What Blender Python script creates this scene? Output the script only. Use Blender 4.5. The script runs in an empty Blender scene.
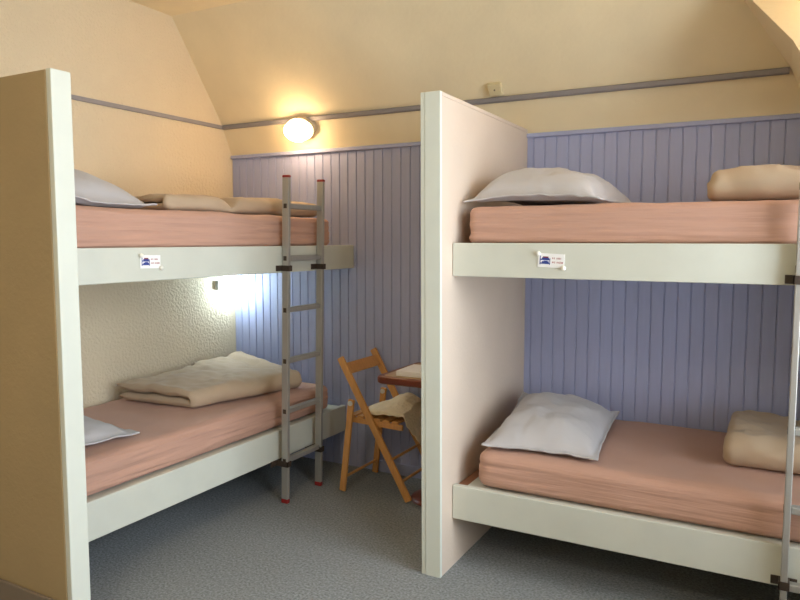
import bpy, bmesh, math, random
from mathutils import Vector, Matrix, noise
random.seed(4)
SC = bpy.context.scene
COL = SC.collection
PI = math.pi

# ------------------------------------------------------------------ measured frame of the room (metres)
XR, YF = 4.06, -5.1                    # right wall, wall behind the viewer
YT, ZT, ZB, ZC = -.0817, 2.133, 1.9516, 2.713   # picture rail, top of panelling, ceiling
K = .709                               # run per rise of the roof slope
YC = YT - K * (ZC - ZT)

def lin(c):
    f = lambda v: v / 12.92 if v <= .04045 else ((v + .055) / 1.055) ** 2.4
    return tuple(f(v / 255) for v in c) + (1,)

# ------------------------------------------------------------------ materials
def mat(name, rgb, rough=.6, metal=0., bump=0., bscale=100., var=0., vscale=8., detail=3., dist=.004,
        spec=.5, stretch=None, emit=None, estr=0., speck=0., sheen=0.):
    m = bpy.data.materials.new(name); m.use_nodes = True
    nt = m.node_tree; N = nt.nodes; L = nt.links
    b = N['Principled BSDF']; col = lin(rgb)
    b.inputs['Base Color'].default_value = col
    b.inputs['Roughness'].default_value = rough
    b.inputs['Metallic'].default_value = metal
    b.inputs['Specular IOR Level'].default_value = spec
    if sheen: b.inputs['Sheen Weight'].default_value = sheen
    tc = N.new('ShaderNodeTexCoord'); src = tc.outputs['Object']
    if stretch:
        mp = N.new('ShaderNodeMapping'); mp.inputs['Scale'].default_value = stretch
        L.new(src, mp.inputs['Vector']); src = mp.outputs['Vector']
    if var or speck:
        nz = N.new('ShaderNodeTexNoise'); nz.inputs['Scale'].default_value = vscale; nz.inputs['Detail'].default_value = 4
        L.new(src, nz.inputs['Vector'])
        mr = N.new('ShaderNodeMapRange'); mr.inputs['From Min'].default_value = .3; mr.inputs['From Max'].default_value = .7
        a = var or speck
        mr.inputs['To Min'].default_value = 1 - a; mr.inputs['To Max'].default_value = 1 + a
        L.new(nz.outputs['Fac'], mr.inputs['Value'])
        mx = N.new('ShaderNodeMix'); mx.data_type = 'RGBA'; mx.blend_type = 'MULTIPLY'; mx.inputs['Factor'].default_value = 1
        mx.inputs[6].default_value = col
        cmb = N.new('ShaderNodeCombineColor')
        for i in range(3): L.new(mr.outputs['Result'], cmb.inputs[i])
        L.new(cmb.outputs[0], mx.inputs[7]); L.new(mx.outputs[2], b.inputs['Base Color'])
    if bump:
        n2 = N.new('ShaderNodeTexNoise'); n2.inputs['Scale'].default_value = bscale; n2.inputs['Detail'].default_value = detail
        L.new(src, n2.inputs['Vector'])
        bp = N.new('ShaderNodeBump'); bp.inputs['Strength'].default_value = bump; bp.inputs['Distance'].default_value = dist
        L.new(n2.outputs['Fac'], bp.inputs['Height']); L.new(bp.outputs['Normal'], b.inputs['Normal'])
    if emit:
        b.inputs['Emission Color'].default_value = lin(emit); b.inputs['Emission Strength'].default_value = estr
    return m

M = {}
M['wall'] = mat('cream woodchip paint', (212, 196, 166), .75, bump=.9, bscale=62, dist=.008, var=.03, vscale=3)
M['slope'] = mat('cream roof paint', (230, 216, 182), .75, bump=.3, bscale=45, dist=.006, var=.04, vscale=4)
M['partition'] = mat('cream partition paint', (210, 192, 174), .7, bump=.3, bscale=60, dist=.004, var=.03, vscale=4)
M['blue'] = mat('lavender blue panel paint', (164, 171, 205), .5, bump=.12, bscale=40, stretch=(4, 4, .4), var=.03, vscale=14)
M['rail'] = mat('grey blue rail paint', (138, 134, 136), .5, var=.04, vscale=20)
M['white'] = mat('off white gloss paint', (212, 216, 205), .42, bump=.06, bscale=30, var=.02, vscale=9)
M['white2'] = mat('off white board paint', (205, 207, 195), .42, bump=.08, bscale=30, var=.03, vscale=7)
M['carpet'] = mat('grey carpet', (142, 146, 148), .95, bump=.8, bscale=130, dist=.008, speck=.34, vscale=95, spec=.1)
M['tan'] = mat('tan partition paint', (166, 145, 107), .7, bump=.35, bscale=60, dist=.004, var=.04, vscale=4)
M['skirt'] = mat('brown grey skirting paint', (126, 112, 96), .5, var=.05, vscale=10)
M['sheet'] = mat('salmon cotton jersey', (190, 150, 131), .85, bump=.38, bscale=3.2, detail=2.5, dist=.022, stretch=(1, 1, 17), var=.02, vscale=5, spec=.2, sheen=.1)
M['pillow'] = mat('pale grey cotton', (188, 185, 186), .85, bump=.12, bscale=300, var=.02, vscale=8, spec=.2, sheen=.1)
M['blanket'] = mat('beige cotton cover', (184, 163, 138), .85, bump=.15, bscale=260, var=.03, vscale=9, spec=.2, sheen=.1)
M['alu'] = mat('brushed aluminium', (176, 174, 168), .48, metal=.55, bump=.06, bscale=60, stretch=(8, 8, .5), var=.05, vscale=20)
M['red'] = mat('red plastic', (146, 36, 34), .45)
M['black'] = mat('black steel', (62, 50, 40), .5)
M['beech'] = mat('varnished beech', (206, 152, 90), .42, bump=.05, bscale=30, stretch=(6, 6, 1), var=.09, vscale=12)
M['mahogany'] = mat('red brown table wood', (112, 50, 28), .35, var=.12, vscale=14)
M['laminate'] = mat('beige laminate', (182, 156, 122), .4, var=.03, vscale=20)
M['batten'] = mat('raw brown batten', (150, 104, 76), .7, var=.1, vscale=15)
M['fleece'] = mat('cream sheepskin', (240, 226, 194), .95, bump=.8, bscale=55, dist=.012, var=.05, vscale=14, spec=.1, sheen=.3)
M['paper'] = mat('white paper', (246, 246, 248), .7)
M['cream_plastic'] = mat('ivory plastic', (214, 200, 160), .4)
M['card'] = mat('white card', (240, 240, 238), .5)
M['ink_blue'] = mat('blue ink', (40, 62, 140), .6)
M['ink_red'] = mat('dark red ink', (120, 44, 56), .6)
M['ink_grey'] = mat('grey red ink', (186, 140, 140), .6)
M['pin'] = mat('white pin head', (236, 232, 220), .35)
M['lamp_base'] = mat('lamp base', (206, 190, 160), .4)
M['lamp_grey'] = mat('grey lamp base', (206, 208, 204), .4)
M['glow_warm'] = mat('warm lamp glass', (255, 244, 225), .3, emit=(255, 214, 164), estr=48)
M['glow_cool'] = mat('cool lamp glass', (245, 250, 255), .3, emit=(212, 236, 246), estr=68)
M['glow_fill'] = mat('added fill lamp glass', (255, 250, 240), .3, emit=(255, 240, 216), estr=75)
M['upvc'] = mat('white window frame', (236, 236, 232), .35)
g = bpy.data.materials.new('window glass'); g.use_nodes = True
nt = g.node_tree; nt.nodes.clear()
o_ = nt.nodes.new('ShaderNodeOutputMaterial'); t_ = nt.nodes.new('ShaderNodeBsdfTransparent'); gl_ = nt.nodes.new('ShaderNodeBsdfGlossy')
gl_.inputs['Roughness'].default_value = .02
fr_ = nt.nodes.new('ShaderNodeFresnel'); fr_.inputs['IOR'].default_value = 1.35; mx_ = nt.nodes.new('ShaderNodeMixShader')
nt.links.new(fr_.outputs[0], mx_.inputs[0]); nt.links.new(t_.outputs[0], mx_.inputs[1]); nt.links.new(gl_.outputs[0], mx_.inputs[2])
nt.links.new(mx_.outputs[0], o_.inputs[0]); M['glass'] = g

# ------------------------------------------------------------------ mesh helpers (world coordinates)
def _take(bm, src):
    me = bpy.data.meshes.new('t'); src.to_mesh(me); src.free(); bm.from_mesh(me); bpy.data.meshes.remove(me)

def box(bm, lo, hi, bev=0., seg=2, mtx=None):
    b = bmesh.new(); bmesh.ops.create_cube(b, size=1)
    lo, hi = Vector(lo), Vector(hi)
    for v in b.verts:
        v.co = Vector((lo[i] + (v.co[i] + .5) * (hi[i] - lo[i]) for i in range(3)))
    if bev: bmesh.ops.bevel(b, geom=b.edges[:], offset=bev, segments=seg, profile=.5, affect='EDGES')
    if mtx is not None: b.transform(mtx)
    _take(bm, b)

def bar(bm, p0, p1, w, t, side, bev=.003, ext=0.):
    """a rectangular bar from p0 to p1; t is its size along `side`, w across."""
    p0, p1 = Vector(p0), Vector(p1); d = (p1 - p0); ln = d.length; d.normalize()
    p0 = p0 - d * ext; ln += 2 * ext
    s = Vector(side); s = (s - d * s.dot(d)).normalized(); n = d.cross(s)
    mtx = Matrix(((d.x, s.x, n.x, p0.x), (d.y, s.y, n.y, p0.y), (d.z, s.z, n.z, p0.z), (0, 0, 0, 1)))
    box(bm, (0, -t / 2, -w / 2), (ln, t / 2, w / 2), bev, 2, mtx)

def tube(bm, p0, p1, r, seg=14):
    p0, p1 = Vector(p0), Vector(p1); d = p1 - p0
    b = bmesh.new(); bmesh.ops.create_cone(b, cap_ends=True, segments=seg, radius1=r, radius2=r, depth=d.length)
    b.transform(Matrix.Translation((p0 + p1) / 2) @ d.to_track_quat('Z', 'Y').to_matrix().to_4x4())
    _take(bm, b)

def lathe(bm, prof, mtx, seg=32):
    """prof: (radius, height) pairs along local z."""
    b = bmesh.new(); rings = []
    for r, z in prof:
        rings.append([b.verts.new((r * math.cos(2 * PI * k / seg), r * math.sin(2 * PI * k / seg), z)) for k in range(seg)])
    for a, c in zip(rings, rings[1:]):
        for k in range(seg): b.faces.new((a[k], a[(k + 1) % seg], c[(k + 1) % seg], c[k]))
    b.faces.new(rings[0][::-1]); b.faces.new(rings[-1])
    b.transform(mtx); _take(bm, b)

def poly(bm, pts): 
    return bm.faces.new([bm.verts.new(p) for p in pts])

def prism(bm, pts, vec):
    vec = Vector(vec); a = [bm.verts.new(p) for p in pts]; b = [bm.verts.new(Vector(p) + vec) for p in pts]
    n = len(pts); bm.faces.new(a[::-1]); bm.faces.new(b)
    for i in range(n): bm.faces.new((a[i], a[(i + 1) % n], b[(i + 1) % n], b[i]))

def obj(name, bm, m, parent=None, smooth=None, mesh_origin=None, recalc=True):
    if recalc: bmesh.ops.recalc_face_normals(bm, faces=bm.faces[:])
    off = mesh_origin
    if parent is not None:
        r = parent
        while r.parent: r = r.parent
        off = r.location.copy() if not r.get('_local') else Vector()
    if off is not None:
        off = Vector(off)
        for v in bm.verts: v.co -= off
    me = bpy.data.meshes.new(name); bm.to_mesh(me); bm.free()
    me.materials.append(M[m] if isinstance(m, str) else m)
    o = bpy.data.objects.new(name, me); COL.objects.link(o)
    if parent is not None: o.parent = parent
    elif off is not None: o.location = off
    if smooth is True: me.polygons.foreach_set('use_smooth', [True] * len(me.polygons))
    elif smooth: me.shade_smooth() if False else smooth_by_angle(me, smooth)
    return o

def smooth_by_angle(me, ang):
    me.polygons.foreach_set('use_smooth', [True] * len(me.polygons))
    b = bmesh.new(); b.from_mesh(me)
    for e in b.edges:
        if len(e.link_faces) == 2 and e.calc_face_angle(0) > ang: e.smooth = False
    b.to_mesh(me); b.free()

def tag(o, label, cat, group=None):
    o['label'] = label; o['category'] = cat
    if group: o['group'] = group
    return o

def thing(name, label, cat, loc, group=None):
    o = bpy.data.objects.new(name, None); COL.objects.link(o); o.location = loc; o.empty_display_size = .1
    return tag(o, label, cat, group)

def struct(name, bm, m, label=None, parent=None, smooth=None, recalc=True):
    o = obj(name, bm, m, parent, smooth, recalc=recalc)
    if parent is None: o['kind'] = 'structure'
    if label: o['label'] = label
    return o

def fbm(x, y, z, oct=3):
    s, a, f = 0., 1., 1.
    for _ in range(oct):
        s += a * noise.noise(Vector((x * f, y * f, z * f))); a *= .5; f *= 2.03
    return s

# ------------------------------------------------------------------ the room
bm = bmesh.new(); box(bm, (-.1, YF - .1, -.1), (XR + .1, .12, 0)); struct('floor', bm, 'carpet', 'speckled grey carpet floor')
bm = bmesh.new(); prism(bm, [(-.1, YF - .1, 0), (-.1, .1, 0), (-.1, .1, ZB), (-.1, 0, ZB), (-.1, YT, ZT), (-.1, YC, ZC), (-.1, YC, ZC + .1), (-.1, YF - .1, ZC + .1)], (.1, 0, 0))
struct('wall_left', bm, 'wall', 'cream textured wall behind the left pair of bunks')
bm = bmesh.new(); box(bm, (0, YF, ZC), (XR, YC, ZC + .1)); struct('ceiling', bm, 'slope', 'flat cream ceiling')
bm = bmesh.new(); box(bm, (0, YF - .1, 0), (XR + .1, YF, ZC + .1)); struct('wall_front', bm, 'wall')

# back wall: tongue-and-groove boards with real V grooves
bm = bmesh.new(); prof = []; pitch = .0605; x = 0.
while x < XR:
    x2 = min(x + pitch, XR)
    prof += [(x, .005), (x + .002, .005), (x + .005, 0.), (x2 - .003, 0.), (x2, .005)] if x2 - x > .02 else [(x, 0.), (x2, 0.)]
    x = x2
clean = [prof[0]]
for p in prof[1:]:
    if abs(p[0] - clean[-1][0]) > 1e-5: clean.append(p)
lo = [bm.verts.new((a, b, 0)) for a, b in clean]; hi = [bm.verts.new((a, b, ZB - .022)) for a, b in clean]
for i in range(len(clean) - 1): bm.faces.new((lo[i], lo[i + 1], hi[i + 1], hi[i]))
lb, hb = [bm.verts.new((q, .1, z)) for z in (0, ZB - .022) for q in (0, XR)], None
bm.faces.new((lb[0], lb[1], lb[3], lb[2]))
bm.faces.new([hi[0], *hi[1:], lb[3], lb[2]]); bm.faces.new([*lo[::-1], lb[0], lb[1]])
bm.faces.new((lo[0], hi[0], lb[2], lb[0])); bm.faces.new((lo[-1], lb[1], lb[3], hi[-1]))
struct('wall_back', bm, 'blue', 'lavender blue tongue and groove panelling on the back wall')
bm = bmesh.new(); box(bm, (0.001, -.016, ZB - .022), (XR - .001, .1, ZB), .004); struct('trim_1', bm, 'blue', 'blue cap rail along the top of the panelling')
bm = bmesh.new(); box(bm, (1.12, -.012, 0), (1.93, -.0005, .07), .003)
struct('baseboard_back', bm, 'blue', 'blue skirting under the panelling behind the chair')
# roof: steep strip above the panelling, then the long slope
bm = bmesh.new(); prism(bm, [(0, 0, ZB), (0, YT, ZT), (0, YT + .1, ZT + .02), (0, .1, ZB)], (XR, 0, 0))
struct('wall_back_upper', bm, 'slope', 'steep cream strip between panelling and grey rail')
bm = bmesh.new(); prism(bm, [(0, YT, ZT), (0, YC, ZC), (0, YC, ZC + .12), (0, YT + .1, ZT + .02)], (XR, 0, 0))
struct('ceiling_slope', bm, 'slope', 'sloping cream ceiling above the grey rail')
# hipped end on the right with its splayed dormer cheek
def hipx(z): return 3.216 - K * (z - ZT)
def hipy(z): return YT - K * (z - ZT)
def cky(z): return (.163 * z - .4823) / .241
za = 2.477
P0 = Vector((hipx(za), hipy(za), za)); P1 = Vector((3.216, YT, ZT)); P2 = Vector((hipx(ZT), cky(ZT), ZT))
zl = 1.956; P3 = Vector((3.297, -.004, zl)); P4 = Vector((3.297, cky(zl), zl))
bm = bmesh.new()
e = .05
pv = [bm.verts.new(p) for p in (P0, P1, P2, P3, P4)]
q = [bm.verts.new(p) for p in ((XR, cky(za), za), (XR, cky(zl), zl), (XR, -.004, zl), (XR, hipy(za), za))]
bm.faces.new((pv[0], pv[1], pv[2])); bm.faces.new((pv[1], pv[3], pv[4], pv[2]))
bm.faces.new((pv[0], pv[2], pv[4], q[1], q[0])); bm.faces.new((pv[3], q[2], q[1], pv[4]))
b3 = bm.verts.new((XR, YT, ZT))
bm.faces.new((pv[0], q[0], b3, pv[1])); bm.faces.new((pv[1], b3, q[2], pv[3])); bm.faces.new((q[0], q[1], q[2], b3))
struct('wall_right_hip', bm, 'slope', 'hipped corner of the sloping ceiling beside the dormer')
# picture rails
bm = bmesh.new(); n_ = Vector((0, -(ZT - ZB), -(0 - YT))).normalized()
nn = Vector((0, -.88, -.47)).normalized(); up_ = Vector((0, -.47 * .3, 1)).normalized()
def railsec(x): 
    return [(x, YT + .012, ZT - .022), (x, YT - .010, ZT - .024), (x, YT - .018, ZT - .019), (x, YT - .022, ZT - .002), (x, YT - .014, ZT + .004), (x, YT + .02, ZT + .006)]
prism(bm, railsec(.013), (3.198, 0, 0)); struct('trim_2', bm, 'rail', 'grey picture rail along the foot of the sloping ceiling')
bm = bmesh.new(); box(bm, (.0005, -1.999, ZT - .022), (.013, YT - .004, ZT + .002), .003); 
box(bm, (.0005, YF + .005, ZT - .022), (.013, -2.0, ZT + .002), .003)
struct('trim_3', bm, 'rail', 'grey picture rail along the left wall')

# right wall with its dormer window and an added one
WZ0, WZ1 = .55, 2.42
WINS = ((-1.98, -.92), (-3.25, -2.25))  # the second opening is an unseen addition, for fill from the front
bm = bmesh.new()
for y0, y1 in ((YF - .1, WINS[1][0]), (WINS[1][1], WINS[0][0]), (WINS[0][1], .1)): box(bm, (XR, y0, 0), (XR + .1, y1, ZC + .1))
for y0, y1 in WINS: box(bm, (XR, y0, 0), (XR + .1, y1, WZ0)); box(bm, (XR, y0, WZ1), (XR + .1, y1, ZC + .1))
struct('wall_right', bm, 'wall')
for k, (y0, y1) in enumerate(WINS):
    bm = bmesh.new(); ym = (y0 + y1) / 2
    for a, b, c, d in ((y0, WZ0, y1, WZ0 + .06), (y0, WZ1 - .06, y1, WZ1), (y0, WZ0 + .06, y0 + .06, WZ1 - .06), (y1 - .06, WZ0 + .06, y1, WZ1 - .06), (ym - .03, WZ0 + .06, ym + .03, WZ1 - .06)):
        box(bm, (XR + .03, a, b), (XR + .08, c, d), .004)
    w = struct('window_%d' % (k + 1), bm, 'upvc', 'unseen white framed casement window')
    bm = bmesh.new(); box(bm, (XR + .052, y0 + .05, WZ0 + .05), (XR + .058, y1 - .05, WZ1 - .05)); struct('pane', bm, 'glass', None, w)
    pl = bpy.data.lights.new('window_portal', 'AREA'); pl.shape = 'RECTANGLE'; pl.size = WZ1 - WZ0; pl.size_y = y1 - y0
    pl.cycles.is_portal = True
    po = bpy.data.objects.new('window_portal', pl); COL.objects.link(po); po.location = (XR + .11, ym, (WZ0 + WZ1) / 2); po.rotation_euler = (0, PI / 2, 0)

# ------------------------------------------------------------------ partitions
bm = bmesh.new(); box(bm, (.0, -2.0756, 0), (1.072, -2.0, 1.9526), .002)
pl_ = struct('partition_wall', bm, 'tan', 'tan painted partition wall at the left edge, closing off the left bunks')
bm = bmesh.new(); box(bm, (1.072, -2.073, 0), (1.0974, -1.9985, 1.955), .003)
c = obj('end_post', bm, 'white', pl_); c['label'] = 'off white board on the end of the partition'
bm = bmesh.new(); box(bm, (.0, -2.088, 0), (1.07, -2.0757, .135), .004); struct('baseboard_left', bm, 'skirt', 'brown skirting along the foot of the left partition')

def skew(bm):
    for v in bm.verts: v.co.x += .0035 + .0125 * v.co.y * v.co.z / 1.97; v.co.z *= 1 - .0036 * v.co.y
bm = bmesh.new(); box(bm, (1.938, -1.03, 0), (2.0215, -.0005, 1.957), .002); skew(bm)
pr_ = struct('partition_wall', bm, 'partition', 'pale partition wall between the chair and the right bunks')
bm = bmesh.new(); box(bm, (1.954, -1.0485, 0), (2.0224, -1.03, 1.9739), .002); box(bm, (1.9346, -1.0465, 0), (1.9535, -1.026, 1.9739), .002); skew(bm)
c = obj('end_post', bm, 'white', pr_); c['label'] = 'off white double board on the end of the partition'
bm = bmesh.new(); box(bm, (1.936, -1.0295, 1.957), (2.0224, -.0005, 1.9739), .003); skew(bm); obj('top_rail', bm, 'partition', pr_)

# ------------------------------------------------------------------ bunk frames
G_BUNK = 'built in bunks'
def bunk(axis, front, top, bot, a0, a1, label):
    """axis 'y': bunk along the left wall; 'x': along the back wall."""
    def B(bm, l0, l1, d0, d1, z0, z1, bev=.003):
        if axis == 'y': box(bm, (d0, l0, z0), (d1, l1, z1), bev)
        else: box(bm, (l0, -d1, z0), (l1, -d0, z1), bev)
    base = (front / 2, (a0 + a1) / 2, bot) if axis == 'y' else ((a0 + a1) / 2, -front / 2, bot)
    r = thing('mounted_bunk', label, 'bunk bed', base, G_BUNK)
    bm = bmesh.new(); B(bm, a0 - (0 if axis == 'y' else .0085 if bot > 1 else .0015), a1, front - .03, front, bot, top, .004); obj('front_board', bm, 'white2', r)
    bm = bmesh.new(); B(bm, a0 + .045, a1, .006, front - .03, top - .034, top - .010, .002); obj('platform', bm, 'white2', r)
    bm = bmesh.new(); B(bm, a0 + .001, a0 + .044, .006, front - .031, top - .06, top - .012, .002)
    c = obj('batten', bm, 'batten', r); c['label'] = 'bare brown wood batten against the partition'
    return r
bunk('y', .949, 1.3673, 1.2299, -1.9975, -.001, 'off white upper bunk frame on the left, along the cream wall')
bunk('y', .892, .3832, .2249, -1.9975, -.013, 'off white lower bunk frame on the left, with worn top edge')
bunk('x', .9304, 1.3863, 1.2488, 2.0262, XR - .002, 'off white upper bunk frame on the right, by the blue panelling')
bunk('x', .9304, .3609, .2152, 2.0262, XR - .002, 'off white lower bunk frame on the right, just above the carpet')

# ------------------------------------------------------------------ mattresses under fitted sheets
G_MAT = 'mattresses in salmon fitted sheets'
def mattress(lo, hi, axis, seed, label, rad=.05, amp=.004, skew=0.):
    lo, hi = Vector(lo), Vector(hi); size = hi - lo
    n = [max(4, int(size[i] / .014)) if i != 2 else 24 for i in range(3)]
    bm = bmesh.new(); cache = {}
    la = 1 if axis == 'y' else 0; da = 1 - la
    def V(i, j, k):
        key = (i, j, k)
        if key not in cache:
            p = Vector((i / n[0] * size.x, j / n[1] * size.y, k / n[2] * size.z)) + lo
            c = Vector((min(max(p[t], lo[t] + rad), hi[t] - rad) for t in range(3)))
            c.z = min(max(p.z, lo.z + rad * .8), hi.z - rad * .8)
            d = p - c
            if d.length > 1e-6:
                dn = d.normalized(); m_ = max(abs(d[t]) for t in range(3)) 
                p = c + Vector((dn.x * rad, dn.y * rad, dn.z * rad * .8)) * (m_ / rad if m_ < rad * .999 else 1)
                p = Vector((c[t] + dn[t] * (rad if t != 2 else rad * .8) for t in range(3)))
            else: dn = Vector((0, 0, 1))
            side = 1 - abs(dn.z)
            a = p[la]; z = p.z
            w = 0.
            q = fbm(a * 1.6 + seed, (z + skew * a) * 34, seed * 3.1, 3)
            w += (1 - abs(q) * 2.2) * amp * (side ** .5)
            w += fbm(p.x * 3 + seed, p.y * 3, z * 3, 3) * .006
            q = fbm(p.x * 7 + seed, p.y * 7, seed, 2); w += q * .0025 * (1 - side)
            cache[key] = bm.verts.new(p + dn * w if k > 0 else p)
        return cache[key]
    for i in range(n[0]):
        for j in range(n[1]):
            for k in (0, n[2]): bm.faces.new((V(i, j, k), V(i + 1, j, k), V(i + 1, j + 1, k), V(i, j + 1, k)))
    for i in range(n[0]):
        for k in range(n[2]):
            for j in (0, n[1]): bm.faces.new((V(i, j, k), V(i + 1, j, k), V(i + 1, j, k + 1), V(i, j, k + 1)))
    for j in range(n[1]):
        for k in range(n[2]):
            for i in (0, n[0]): bm.faces.new((V(i, j, k), V(i, j + 1, k), V(i, j + 1, k + 1), V(i, j, k + 1)))
    o = obj('mattress', bm, 'sheet', None, True, mesh_origin=((lo.x + hi.x) / 2, (lo.y + hi.y) / 2, lo.z))
    return tag(o, label, 'mattress', G_MAT)
mattress((.03, -1.95, 1.3585), (.915, -.19, 1.525), 'y', 1.3, 'mattress in salmon sheet on the upper left bunk, its foot behind the ladder', rad=.04, amp=.005)
mattress((.03, -1.95, .3745), (.848, -.12, .53), 'y', 5.7, 'mattress in salmon sheet on the lower left bunk, under the cream folded duvet', amp=.006, skew=.03)
mattress((2.073, -.9, 1.3775), (4.03, -.02, 1.535), 'x', 9.2, 'mattress in salmon sheet on the upper right bunk, at eye level', rad=.036, amp=.004)
mattress((2.115, -.893, .352), (4.03, -.02, .51), 'x', 13.9, 'mattress in salmon sheet on the lower right bunk, near the carpet', rad=.055, amp=.003)

# ------------------------------------------------------------------ pillows
G_PIL = 'pale grey pillows'
def pillow(cx, cy, z0, a, b, H, rot, label, seed, lift=None, droop=None, fl=.1, N=56, pw=.55):
    """a,b half sizes; lift(u,v) raises the whole pillow; u,v in -1..1 before rotation."""
    bm = bmesh.new(); ca, sa = math.cos(rot), math.sin(rot); T = []; Bt = []
    for j in range(N + 1):
        rt, rb = [], []
        for i in range(N + 1):
            u, v = 2 * i / N - 1, 2 * j / N - 1
            x = a * u * (1 - .07 * (1 - v * v) * abs(u) ** 3); y = b * v * (1 - .06 * (1 - u * u) * abs(v) ** 3)
            ru, rv = min(1, abs(u) / (1 - fl)), min(1, abs(v) / (1 - fl * a / b))
            t = max(0, (1 - ru ** 2.4) * (1 - rv ** 2.4)) ** pw
            s = .012 + (lift(u, v) if lift else 0)
            wr = fbm(x * 9 + seed, y * 9, seed, 3) * .011 * (t ** .5) 
            edge = max(abs(u), abs(v))
            cr = (1 - abs(fbm(x * 5 + seed * 2, y * 5 - seed, 1.7, 2)) * 3) * .006 * (t ** .3)
            fw = fbm(x * 11 - seed, y * 11, 4.4, 2) * .010 * max(0, (edge - .8) / .2)
            zt = s + t * H * .82 + wr + cr + abs(fw) + .004
            zb = max(.0015 + (lift(u, v) * .8 if lift else 0), s - t * H * .35 + abs(fw) - .003 )
            X, Y = cx + ca * x - sa * y, cy + sa * x + ca * y
            rt.append((X, Y, z0 + max(zt, zb + .005))); rb.append((X, Y, z0 + zb))
        T.append(rt); Bt.append(rb)
    if droop:
        for L_ in (T, Bt):
            for r in L_:
                for i, p in enumerate(r): r[i] = droop(*p)
    vt = [[bm.verts.new(p) for p in r] for r in T]; vb = [[bm.verts.new(p) for p in r] for r in Bt]
    for j in range(N):
        for i in range(N):
            bm.faces.new((vt[j][i], vt[j][i + 1], vt[j + 1][i + 1], vt[j + 1][i]))
            bm.faces.new((vb[j][i], vb[j + 1][i], vb[j + 1][i + 1], vb[j][i + 1]))
    for i in range(N):
        bm.faces.new((vt[0][i], vb[0][i], vb[0][i + 1], vt[0][i + 1])); bm.faces.new((vt[N][i], vt[N][i + 1], vb[N][i + 1], vb[N][i]))
        bm.faces.new((vt[i][0], vt[i + 1][0], vb[i + 1][0], vb[i][0])); bm.faces.new((vt[i][N], vb[i][N], vb[i + 1][N], vt[i + 1][N]))
    o = obj('pillow', bm, 'pillow', None, True, mesh_origin=(cx, cy, z0))
    return tag(o, label, 'pillow', G_PIL)
pillow(.45, -1.675, 1.533, .285, .37, .185, PI / 2, 'pale grey pillow on the upper left bunk, beside the cream wall', 2.1, lift=lambda u, v: .055 * max(0, -u) ** 1.2)
pillow(.40, -1.69, .537, .25, .34, .09, PI / 2 - .10, 'pale grey pillow on the lower left bunk, mostly hidden by the partition post', 7.4)
pillow(2.338, -.53, 1.542, .285, .345, .165, -.06, 'pale grey pillow on the upper right bunk, against the pale partition', 11.5, lift=lambda u, v: .040 * max(0, -u) ** .7 * (1 - .95 * v * v) + .02 * max(0, -v) * (1 - u * u), pw=.5)
pillow(2.342, -.50, .519, .24, .355, .15, .08, 'pale grey pillow on the lower right bunk, leaning by the pale partition', 16.2, lift=lambda u, v: .055 * max(0, -u) * (.5 + .5 * v) + .03 * max(0, v))

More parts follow.
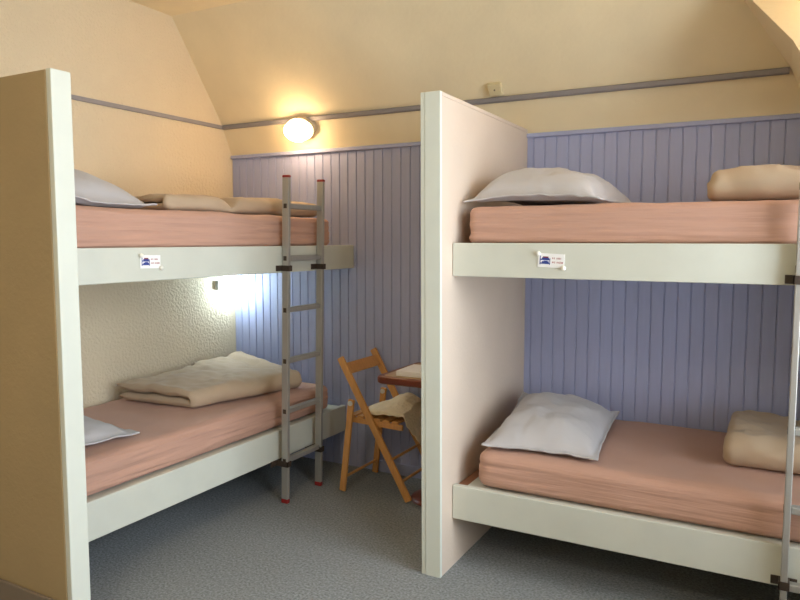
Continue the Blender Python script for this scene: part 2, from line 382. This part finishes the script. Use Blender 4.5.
# ------------------------------------------------------------------ folded duvets
G_BLK = 'folded beige duvets'
def duvet(A, B, C, D, z0, t, label, seed, layers=2, gap=.006, shape=None, crease=None, amp=.006, NS=64, NW=26):
    """A..D corner points (x,y): A back start, B front start, C front end, D back end. Folded at the front edge."""
    A, B, C, D = (Vector(p) for p in (A, B, C, D))
    r0 = t / 2; zc = [r0 + i * (t + gap) for i in range(layers)]
    bm = bmesh.new(); rings = []
    L_ = ((B - A).length + (C - D).length) / 2; S_ = ((D - A).length + (C - B).length) / 2
    for s_i in range(NS + 1):
        f = s_i / NS; s = (1 - math.cos(PI * f)) / 2 * .35 + f * .65
        dist = min(s, 1 - s) * S_
        f_e = math.sqrt(max(.0, 1 - (1 - min(1, dist / (r0 * 1.3))) ** 2)); f_e = max(f_e, .12)
        path = []
        R = (t + gap) / 2; rf = R + .0
        for k in range(layers):
            dirn = 1 if k % 2 == 0 else -1
            ws = [i / NW for i in range(NW + 1)]
            if dirn < 0: ws = ws[::-1]
            # layer spans from back inset to front inset so the fold fits in
            for w in ws:
                path.append((r0 + w * (L_ - r0 - rf - r0), zc[k], 0, dirn))
            if k < layers - 1:
                ce = (path[-1][0], zc[k] + R)
                for q in range(1, 8):
                    an = -PI / 2 + PI * q / 8
                    path.append((ce[0] + dirn * R * math.cos(an), ce[1] + R * math.sin(an), 1, dirn))
        nP = len(path); up, dn = [], []
        for i, (w, z, _, _) in enumerate(path):
            w0, z0_ = path[max(0, i - 1)][:2]; w1, z1_ = path[min(nP - 1, i + 1)][:2]
            tx, tz = w1 - w0, z1_ - z0_; l = math.hypot(tx, tz) or 1; nx, nz = -tz / l, tx / l
            e_ = min(i, nP - 1 - i) / 3; r = r0 * f_e * (math.sqrt(max(0, 1 - (1 - min(1, e_)) ** 2)) if e_ < 1 else 1); r = max(r, .002)
            up.append((w + nx * r, z + nz * r)); dn.append((w - nx * r, z - nz * r))
        loop = up + dn[::-1]; ring = []
        for w, z in loop:
            v = w / L_
            p = (A * (1 - s) + D * s) * (1 - v) + (B * (1 - s) + C * s) * v
            x, y = p.x, p.y
            top = max(0, min(1, z / (zc[-1] + r0)))
            h = fbm(x * 4 + seed, y * 4, seed, 3) * .018 * top + (1 - abs(fbm(x * 9 + seed, y * 9 + z * 10, seed * 2, 2)) * 2.5) * amp * top
            zz = z
            if shape: zz *= shape(s, v)
            if crease: zz -= crease(s, v) * top
            jit = fbm(s * 6 + seed, z * 30, 2.2, 2) * .010
            x += jit; y += jit * .7
            ring.append(bm.verts.new((x, y, z0 + max(.001, zz + h * (shape(s, v) if shape else 1)))))
        rings.append(ring)
    n = len(rings[0])
    for a, b in zip(rings, rings[1:]):
        for i in range(n): bm.faces.new((a[i], a[(i + 1) % n], b[(i + 1) % n], b[i]))
    bm.faces.new(rings[0][::-1]); bm.faces.new(rings[-1])
    bmesh.ops.triangulate(bm, faces=[f for f in bm.faces if len(f.verts) > 4])
    c = (A + B + C + D) / 4
    o = obj('folded_duvet', bm, 'blanket', None, True, mesh_origin=(c.x, c.y, z0))
    return tag(o, label, 'duvet', G_BLK)
gau = lambda x, c, w: math.exp(-((x - c) / w) ** 2)
duvet((.08, -1.24), (.80, -1.31), (.84, -.19), (.10, -.19), 1.531, .040, 'beige duvet folded long on the upper left bunk, behind the ladder', 3.3,
      crease=lambda s, v: .05 * gau(s, .36, .035), shape=lambda s, v: .85 + .2 * gau(s, .62, .25))
duvet((.09, -1.05), (.61, -1.00), (.80, -.32), (.04, -.05), .536, .045, 'beige duvet folded flat on the lower left bunk, raised at the blue wall', 8.1,
      shape=lambda s, v: 1 + .35 * s * (1 - v), crease=lambda s, v: .02 * gau(s, .86, .04) * (1 - v))
duvet((2.95, -.30), (2.965, -.80), (3.66, -.80), (3.66, -.28), 1.541, .055, 'beige duvet rolled up on the upper right bunk, near the right edge', 12.7, amp=.009,
      shape=lambda s, v: .92 + .42 * (1 - v) ** 1.5 * gau(s, .05, .42) + .06 * (1 - v))
duvet((3.05, -.09), (3.045, -.64), (3.66, -.64), (3.66, -.08), .516, .058, 'beige duvet folded thick on the lower right bunk, behind the ladder', 18.4, amp=.009,
      crease=lambda s, v: .022 * gau(s, .42, .02) * (1 - v))

# ------------------------------------------------------------------ ladders
G_LAD = 'aluminium bunk ladders'
def ladder(loc, tilt, rotz, low_gap, label, hw=.060, zb=1.252, zl=.215):
    r = bpy.data.objects.new('ladder', None); COL.objects.link(r); r.location = loc; r.rotation_euler = (0, tilt, rotz); r['_local'] = 1
    tag(r, label, 'ladder', G_LAD)
    W, D, TH, Ht = .325, .040, .021, 1.728   # outer width, rail depth, rail thickness, height
    for sy in (-1, 1):
        y0 = sy * (W / 2 - TH / 2)
        bm = bmesh.new(); box(bm, (-D / 2, y0 - TH / 2, .022), (D / 2, y0 + TH / 2, Ht - .012), .003)
        rl = obj('rail', bm, 'alu', r)
        bm = bmesh.new(); box(bm, (-D / 2 - .001, y0 - TH / 2 - .001, Ht - .014), (D / 2 + .001, y0 + TH / 2 + .001, Ht), .005, 3)
        c = obj('end_cap', bm, 'red', rl); c['label'] = 'red plastic cap'
        bm = bmesh.new(); box(bm, (-D / 2 - .001, y0 - TH / 2 - .001, 0), (D / 2 + .001, y0 + TH / 2 + .001, .024), .004, 3)
        c = obj('foot', bm, 'red', rl); c['label'] = 'red plastic foot'
        yo = y0 + sy * (TH / 2)
        for z in (.231, .498, .7655, 1.034, 1.303, 1.571):
            bm = bmesh.new(); box(bm, (-.010, yo - .0012, z - .012), (.010, yo + .0012, z + .012), .001)
            c = obj('rung_plug', bm, 'black', rl); c['label'] = 'black plug in the rung end'
        for z, gp in ((zb, 0.), (zl, low_gap)):
            bm = bmesh.new(); zz0, zz1 = z - .0145, z + .0145
            if gp == 0: box(bm, (-D / 2 - .0012, y0 - hw, zz0), (-D / 2 + .004, y0 + hw, zz1), .001)
            else: box(bm, (-D / 2 - gp, y0 - hw, zz0), (-D / 2 - gp + .006, y0 + hw, zz1), .001)
            for s2 in (-1, 1):
                ya = y0 + s2 * (TH / 2 + .0035); box(bm, (-D / 2 - gp, ya - .003, zz0), (D / 2 + .006, ya + .003, zz1), .001)
            box(bm, (D / 2 + .0005, y0 - TH / 2 - .0065, zz0), (D / 2 + .006, y0 + TH / 2 + .0065, zz1), .001)
            c = obj('bracket', bm, 'black', r); c['label'] = 'black steel bracket hooking the rail to the bunk'
    for z in (.231, .498, .7655, 1.034, 1.303, 1.571):
        bm = bmesh.new(); box(bm, (-.014, -W / 2 + TH, z - .013), (.014, W / 2 - TH, z + .013), .004)
        for q in range(5): box(bm, (-.011 + q * .0048, -W / 2 + TH + .004, z + .0125), (-.009 + q * .0048, W / 2 - TH - .004, z + .0142))
        obj('rung', bm, 'alu', r)
    return r
ladder((.9455, -.5375, .001), .0205, 0, .033, 'aluminium ladder with red feet leaning on the left bunks')
ladder((3.4155, -.9528, .001), 0, -PI / 2, .0012, 'aluminium ladder at the right edge, in front of the right bunks', .040, 1.268, .238)

# ------------------------------------------------------------------ bunk cards
G_CARD = 'bunk number cards'
def card(loc, rotz, tilt, label):
    r = bpy.data.objects.new('bunk_sign', None); COL.objects.link(r); r.location = loc; r.rotation_euler = (0, 0, rotz); r['_local'] = 1
    tag(r, label, 'sign', G_CARD)
    W, H = .104, .054; Rm = Matrix.Rotation(tilt, 4, 'Y')          # local: x right, -y towards the viewer, z up
    def BX(bm, x0, x1, z0, z1, y0, y1, bev=0.): box(bm, (x0 * W / 2, y0, z0 * H / 2), (x1 * W / 2, y1, z1 * H / 2), bev, 1, Rm)
    bm = bmesh.new(); BX(bm, -1, 1, -1, 1, -.003, -.0008); cd = obj('card', bm, 'card', r)
    bm = bmesh.new()
    for x0, x1, z0, z1 in ((-.86, -.80, -.62, .62), (-.12, -.07, -.62, .36), (-.80, -.12, .02, .2), (-.80, -.12, -.52, -.34)): BX(bm, x0, x1, z0, z1, -.0036, -.0029)
    for zz in (.2, -.34): BX(bm, -.70, -.16, zz, zz + .2, -.0036, -.0029); BX(bm, -.55, -.26, zz + .2, zz + .3, -.0036, -.0029)
    c = obj('bunk_pictogram', bm, 'ink_blue', cd); c['label'] = 'blue bunk bed symbol'
    bm = bmesh.new(); BX(bm, -.62, -.22, .36, .56, -.0038, -.0031); c = obj('bunk_cover_mark', bm, 'ink_red', cd); c['label'] = 'dark red mark on the upper bunk of the symbol'
    bm = bmesh.new(); rr = random.Random(3)
    for row, segs in ((.36, ((.08, .16), (.22, .27), (.40, .46), (.50, .56), (.60, .66), (.70, .74))), (-.22, ((.08, .2), (.26, .31), (.42, .50), (.54, .60), (.64, .72), (.76, .90)))):
        for x0, x1 in segs: h = .1 + .05 * rr.random(); BX(bm, x0, x1, row - h, row + h, -.0036, -.0029)
    c = obj('print_marks', bm, 'ink_grey', cd); c['label'] = 'two lines of small faded print'
    for x, z in ((-.98, .92), (.98, -.95)):
        bm = bmesh.new(); p = Rm @ Vector((x * W / 2, 0, z * H / 2))
        mt = Matrix.Translation(p) @ Matrix.Rotation(PI / 2, 4, 'X')
        lathe(bm, [(.002, .0006), (.002, .004), (.008, .005), (.0095, .009), (.008, .0135), (.004, .0155), (.0005, .016)], mt, 16)
        c = obj('push_pin', bm, 'pin', r, True)
    return r
card((.9492, -1.556, 1.309), PI / 2, .02, 'white card with bunk symbol pinned to the upper left bunk board')
card((2.434, -.9306, 1.319), 0, .05, 'white card with bunk symbol pinned to the upper right bunk board')

# ------------------------------------------------------------------ lamps and the wall box
zdir = Vector((0, -(ZT - ZB), -(0 - YT))).normalized(); zdir = Vector((0, -.912, -.41)).normalized()
c0 = Vector((.626, -.0615, 2.086))
yv = Vector((0, 0, 1)); yv = (yv - zdir * yv.dot(zdir)).normalized(); xv = yv.cross(zdir)
MT = Matrix(((xv.x, yv.x, zdir.x, c0.x), (xv.y, yv.y, zdir.y, c0.y), (xv.z, yv.z, zdir.z, c0.z), (0, 0, 0, 1)))
lamp = thing('wall_lamp', 'glowing warm white oval lamp on the cream strip above the blue panelling', 'lamp', c0)
OV = MT @ Matrix.Diagonal((1.38, .92, 1, 1))
bm = bmesh.new(); lathe(bm, [(.060, .001), (.074, .001), (.074, .022), (.066, .034), (.05, .034)], OV, 40)
TL = MT @ Matrix.Translation((0, -.004, .034)) @ Matrix.Rotation(.10, 4, 'X') @ Matrix.Diagonal((1.38, .98, 1, 1))
lathe(bm, [(.060, -.012), (.072, -.012), (.0735, .004), (.072, .010), (.066, .010), (.060, .0)], TL, 40)
obj('lamp_base', bm, 'lamp_base', lamp, .6)
bm = bmesh.new(); lathe(bm, [(.064, .008), (.068, .026), (.065, .046), (.054, .060), (.038, .069), (.018, .074), (.002, .075)], TL, 40)
obj('lamp_glass', bm, 'glow_warm', lamp, True)
# its twin on the dormer cheek, just outside the picture on the right
cn = Vector((0, -.8283, .5603)); ct = Vector((3.46, cky(2.26), 2.26)); cv = Vector((0, .5603, .8283))
M3 = Matrix(((1, cv.x, cn.x, ct.x), (0, cv.y, cn.y, ct.y), (0, cv.z, cn.z, ct.z), (0, 0, 0, 1))) @ Matrix.Diagonal((1.38, .92, 1, 1))
lamp3 = thing('wall_lamp', 'glowing warm oval lamp inside the dormer at the far right', 'lamp', ct)
bm = bmesh.new(); lathe(bm, [(.060, .001), (.072, .001), (.072, .018), (.066, .024), (.05, .024)], M3, 40); obj('lamp_base', bm, 'lamp_base', lamp3, .6)
bm = bmesh.new(); lathe(bm, [(.064, .0245), (.066, .036), (.063, .056), (.054, .072), (.038, .082), (.018, .087), (.002, .088)], M3, 40)
obj('lamp_glass', bm, 'glow_warm', lamp3, True)
# reading lamp under the upper left bunk
l2 = thing('reading_lamp', 'bright cool white lamp on the wall under the upper left bunk', 'lamp', (.0, -.16, 1.105))
bm = bmesh.new(); box(bm, (.0006, -.185, 1.075), (.028, -.135, 1.135), .004); obj('lamp_base', bm, 'lamp_grey', l2)
bm = bmesh.new(); tube(bm, (.02, -.150, 1.085), (.06, -.118, 1.055), .005); obj('switch_lever', bm, 'lamp_grey', l2, .6)
bm = bmesh.new(); tube(bm, (.026, -.16, 1.11), (.05, -.125, 1.11), .009); obj('lamp_arm', bm, 'lamp_grey', l2, .6)
bm = bmesh.new(); lathe(bm, [(.004, -.062), (.028, -.057), (.042, -.04), (.047, -.01), (.047, .02), (.040, .045), (.02, .058), (.003, .062)], Matrix.Translation((.07, -.095, 1.105)), 28)
obj('lamp_glass', bm, 'glow_cool', l2, True)
cl = thing('fill_ceiling_lamp', 'round white fill lamp added on the ceiling, unseen, above and behind the viewer', 'lamp', (2.3, -3.9, ZC))  # added out of view to brighten the slope and back wall
bm = bmesh.new(); lathe(bm, [(.08, -.0006), (.16, -.0006), (.16, -.03), (.15, -.036), (.1, -.036)], Matrix.Translation((2.3, -3.9, ZC)), 40); obj('lamp_base', bm, 'lamp_base', cl, .6)
bm = bmesh.new(); lathe(bm, [(.146, -.037), (.148, -.06), (.135, -.09), (.10, -.112), (.05, -.122), (.004, -.124)], Matrix.Translation((2.3, -3.9, ZC)), 40); obj('lamp_glass', bm, 'glow_fill', cl, True)
# junction box on the slope above the right partition
sd = Vector((0, -(ZC - ZT), -(YT - YC))).normalized()
bm = bmesh.new(); cbx = Vector((1.888, YT - K * .045, ZT + .045)); u2 = Vector((1, 0, 0)); v2 = sd.cross(u2) * -1
v2 = Vector((0, -K, 1)).normalized()
MB = Matrix(((1, v2.x, sd.x, cbx.x), (0, v2.y, sd.y, cbx.y), (0, v2.z, sd.z, cbx.z), (0, 0, 0, 1)))
jb = thing('junction_box', 'small square ivory box on the sloping ceiling above the right partition', 'junction box', cbx)
box(bm, (-.037, -.033, .0005), (.037, .033, .024), .006, 3, MB); obj('cover', bm, 'cream_plastic', jb)
bm = bmesh.new(); lathe(bm, [(.0045, .0235), (.0045, .026), (.001, .0265)], MB, 12); obj('screw', bm, 'skirt', jb)

# ------------------------------------------------------------------ folding chair
YN, YFAR = -.384, -.030
ch = thing('folding_chair', 'folding beech wood chair between the left bunks and the table', 'chair', (1.32, -.207, 0))
def long_at(z): return 1.536 + (1.102 - 1.536) * z / .747
def short_at(z): return 1.122 + (1.184 - 1.122) * z / .523
for y, s in ((YN, -1), (YFAR, 1)):
    bm = bmesh.new(); bar(bm, (long_at(.012), y, .012), (long_at(.752), y, .752), .040, .019, (0, 1, 0), .005); obj('leg', bm, 'beech', ch)
    yi = y - s * -.0 + s * .0205
    yi = y + (-.021 if s < 0 else -.021) 
    bm = bmesh.new(); bar(bm, (short_at(.008), yi, .008), (short_at(.53), yi, .53), .036, .019, (0, 1, 0), .005); lg = obj('leg', bm, 'beech', ch)
    bm = bmesh.new(); tube(bm, (short_at(.51), yi - .013, .51), (short_at(.51), y + .012, .51), .010); tube(bm, (short_at(.51), yi - .0155, .51), (short_at(.51), yi - .008, .51), .014)
    c = obj('pivot', bm, 'lamp_grey', lg, .6); c['label'] = 'grey metal pivot'
bm = bmesh.new(); bar(bm, (long_at(.69), YN + .0095, .69), (long_at(.69), YFAR - .0095, .69), .016, .066, (long_at(1) - long_at(0), 0, 1), .004)
obj('backrest', bm, 'beech', ch)
bm = bmesh.new()
for y in (YN + .021, YFAR - .032): bar(bm, (1.160, y, .409), (1.480, y, .398), .030, .018, (0, 1, 0), .003)
for k in range(6): 
    xx = 1.165 + k * .054; bar(bm, (xx, YN + .012, .431 - .0018 * k), (xx, YFAR - .022, .431 - .0018 * k), .012, .042, (1, 0, 0), .003)
obj('seat', bm, 'beech', ch)
for xf, z, yo in ((short_at, .085, 0), (long_at, .105, 0), (long_at, .215, 0)):
    bm = bmesh.new(); tube(bm, (xf(z), YN + (-.02 if xf is short_at else .009), z), (xf(z), YFAR - (.03 if xf is short_at else .009), z), .008); obj('stretcher', bm, 'beech', ch, .6)

# sheepskin over the seat
bm = bmesh.new(); N = 46; top = []; bot = []
for j in range(N + 1):
    rt, rb = [], []
    for i in range(N + 1):
        u, v = 2 * i / N - 1, 2 * j / N - 1
        q = max(abs(u), abs(v)); rr_ = math.hypot(u, v) or 1; uu, vv = u / rr_ * q, v / rr_ * q       # square -> disc
        an = math.atan2(vv, uu); rad = 1 + .10 * math.sin(3 * an + .6) + .08 * fbm(math.cos(an) * 2, math.sin(an) * 2, 3.1, 3)
        x = 1.405 + .235 * uu * rad; y = -.215 + .195 * vv * rad
        z = .458 + .030 * (1 - q ** 3) + .045 * gau(x, 1.40, .09) * gau(y, -.14, .10) + fbm(x * 11, y * 11, 7, 3) * .012
        if x < 1.27: z -= (1.27 - x) * .1
        dx = max(0, x - 1.485); z -= dx * .95 + dx * dx * 1.5; x -= dx * .6
        y = max(y, -.366 + .004 * fbm(x * 20, 1, 1, 2)); y = min(y, -.046); z = max(z, .452 if x < 1.487 else z)
        rt.append((x, y, z)); rb.append((x, y, z - .004 - .010 * (1 - q ** 4)))
    top.append(rt); bot.append(rb)
vt = [[bm.verts.new(p) for p in r] for r in top]; vb = [[bm.verts.new(p) for p in r] for r in bot]
for j in range(N):
    for i in range(N):
        bm.faces.new((vt[j][i], vt[j][i + 1], vt[j + 1][i + 1], vt[j + 1][i])); bm.faces.new((vb[j][i], vb[j + 1][i], vb[j + 1][i + 1], vb[j][i + 1]))
for i in range(N):
    bm.faces.new((vt[0][i], vb[0][i], vb[0][i + 1], vt[0][i + 1])); bm.faces.new((vt[N][i], vt[N][i + 1], vb[N][i + 1], vb[N][i]))
    bm.faces.new((vt[i][0], vt[i + 1][0], vb[i + 1][0], vb[i][0])); bm.faces.new((vt[i][N], vb[i][N], vb[i + 1][N], vt[i + 1][N]))
tag(obj('sheepskin', bm, 'fleece', None, True, mesh_origin=(1.385, -.215, .44)), 'cream sheepskin draped over the seat of the folding chair', 'sheepskin')

# ------------------------------------------------------------------ table and pad
TZ = .70
tb = thing('pedestal_table', 'red brown pedestal table beside the chair, half hidden by the right partition', 'table', (1.66, -.28, 0))
def roundrect(x0, x1, y0, y1, r, n=8):
    pts = []
    for cx, cy, a0 in ((x1 - r, y1 - r, 0), (x0 + r, y1 - r, PI / 2), (x0 + r, y0 + r, PI), (x1 - r, y0 + r, 3 * PI / 2)):
        for k in range(n + 1): a = a0 + PI / 2 * k / n; pts.append((cx + r * math.cos(a), cy + r * math.sin(a)))
    return pts
bm = bmesh.new(); rings = []
for ins, z in ((.012, TZ - .040), (.003, TZ - .034), (0, TZ - .024), (0, TZ - .012), (.003, TZ - .004), (.010, TZ)):
    rings.append([bm.verts.new((x, y, z)) for x, y in roundrect(1.395 + ins, 1.930 - ins, -.518 + ins, -.03 - ins, .045 - ins)])
for a, b in zip(rings, rings[1:]):
    for i in range(len(a)): bm.faces.new((a[i], a[(i + 1) % len(a)], b[(i + 1) % len(a)], b[i]))
bm.faces.new(rings[0][::-1]); bm.faces.new(rings[-1])
tt = obj('tabletop', bm, 'mahogany', tb, .5)
bm = bmesh.new(); prism(bm, [(x, y, TZ - .002) for x, y in roundrect(1.430, 1.905, -.493, -.055, .03)], (0, 0, .003))
c = obj('surface', bm, 'laminate', tt); c['label'] = 'beige laminate inlay'
bm = bmesh.new(); lathe(bm, [(.045, .03), (.040, .10), (.036, .4), (.04, .60), (.07, .64), (.075, .661)], Matrix.Translation((1.636, -.245, 0)), 28); obj('pedestal', bm, 'mahogany', tb, .6)
bm = bmesh.new(); lathe(bm, [(.146, .0), (.150, .006), (.144, .014), (.11, .026), (.05, .036), (.03, .04)], Matrix.Translation((1.636, -.245, 0)), 44); obj('foot_plate', bm, 'mahogany', tb, .6)
bm = bmesh.new(); RM = Matrix.Translation((1.645, -.36, TZ + .0015)) @ Matrix.Rotation(.03, 4, 'Z')
box(bm, (-.15, -.105, 0), (.15, .105, .028), .002, 1, RM)
for k in range(5): box(bm, (-.151, -.106, .003 + k * .005), (.149, .104, .0045 + k * .005), 0, 1, RM)
tag(obj('paper_pad', bm, 'paper', None, None, mesh_origin=(1.645, -.36, TZ + .0015)), 'stack of white paper lying on the table', 'paper')

# ------------------------------------------------------------------ light: sky through the windows, the lamps, the added ceiling fill
wd = bpy.data.worlds.new('sky'); SC.world = wd; wd.use_nodes = True
bg = wd.node_tree.nodes['Background']; bg.inputs[0].default_value = (.82, .91, 1.0, 1); bg.inputs[1].default_value = 12.0
# ------------------------------------------------------------------ camera
F, YAW, PITCH, ROLL = 695.04, .4975, -.0854, .0008
fw = Vector((-math.sin(YAW) * math.cos(PITCH), math.cos(YAW) * math.cos(PITCH), math.sin(PITCH)))
ri = Vector((math.cos(YAW), math.sin(YAW), 0)); up = ri.cross(fw)
r2 = ri * math.cos(ROLL) + up * math.sin(ROLL); u2 = -ri * math.sin(ROLL) + up * math.cos(ROLL)
cd = bpy.data.cameras.new('camera'); cam = bpy.data.objects.new('camera', cd); COL.objects.link(cam)
cd.sensor_fit = 'HORIZONTAL'; cd.sensor_width = 36; cd.lens = F / 800 * 36; cd.clip_start = .05
cam.matrix_world = Matrix(((r2.x, u2.x, -fw.x, 3.2011), (r2.y, u2.y, -fw.y, -3.5643), (r2.z, u2.z, -fw.z, 1.3959), (0, 0, 0, 1)))
SC.camera = cam
for o in COL.objects:
    if '_local' in o: del o['_local']
vs = SC.view_settings; vs.view_transform = 'Standard'; vs.look = 'None'; vs.gamma = 1; vs.use_curve_mapping = False; vs.exposure = .14
SC.cycles.max_bounces = 10; SC.cycles.diffuse_bounces = 6; SC.cycles.use_denoising = True; SC.cycles.sample_clamp_indirect = 8
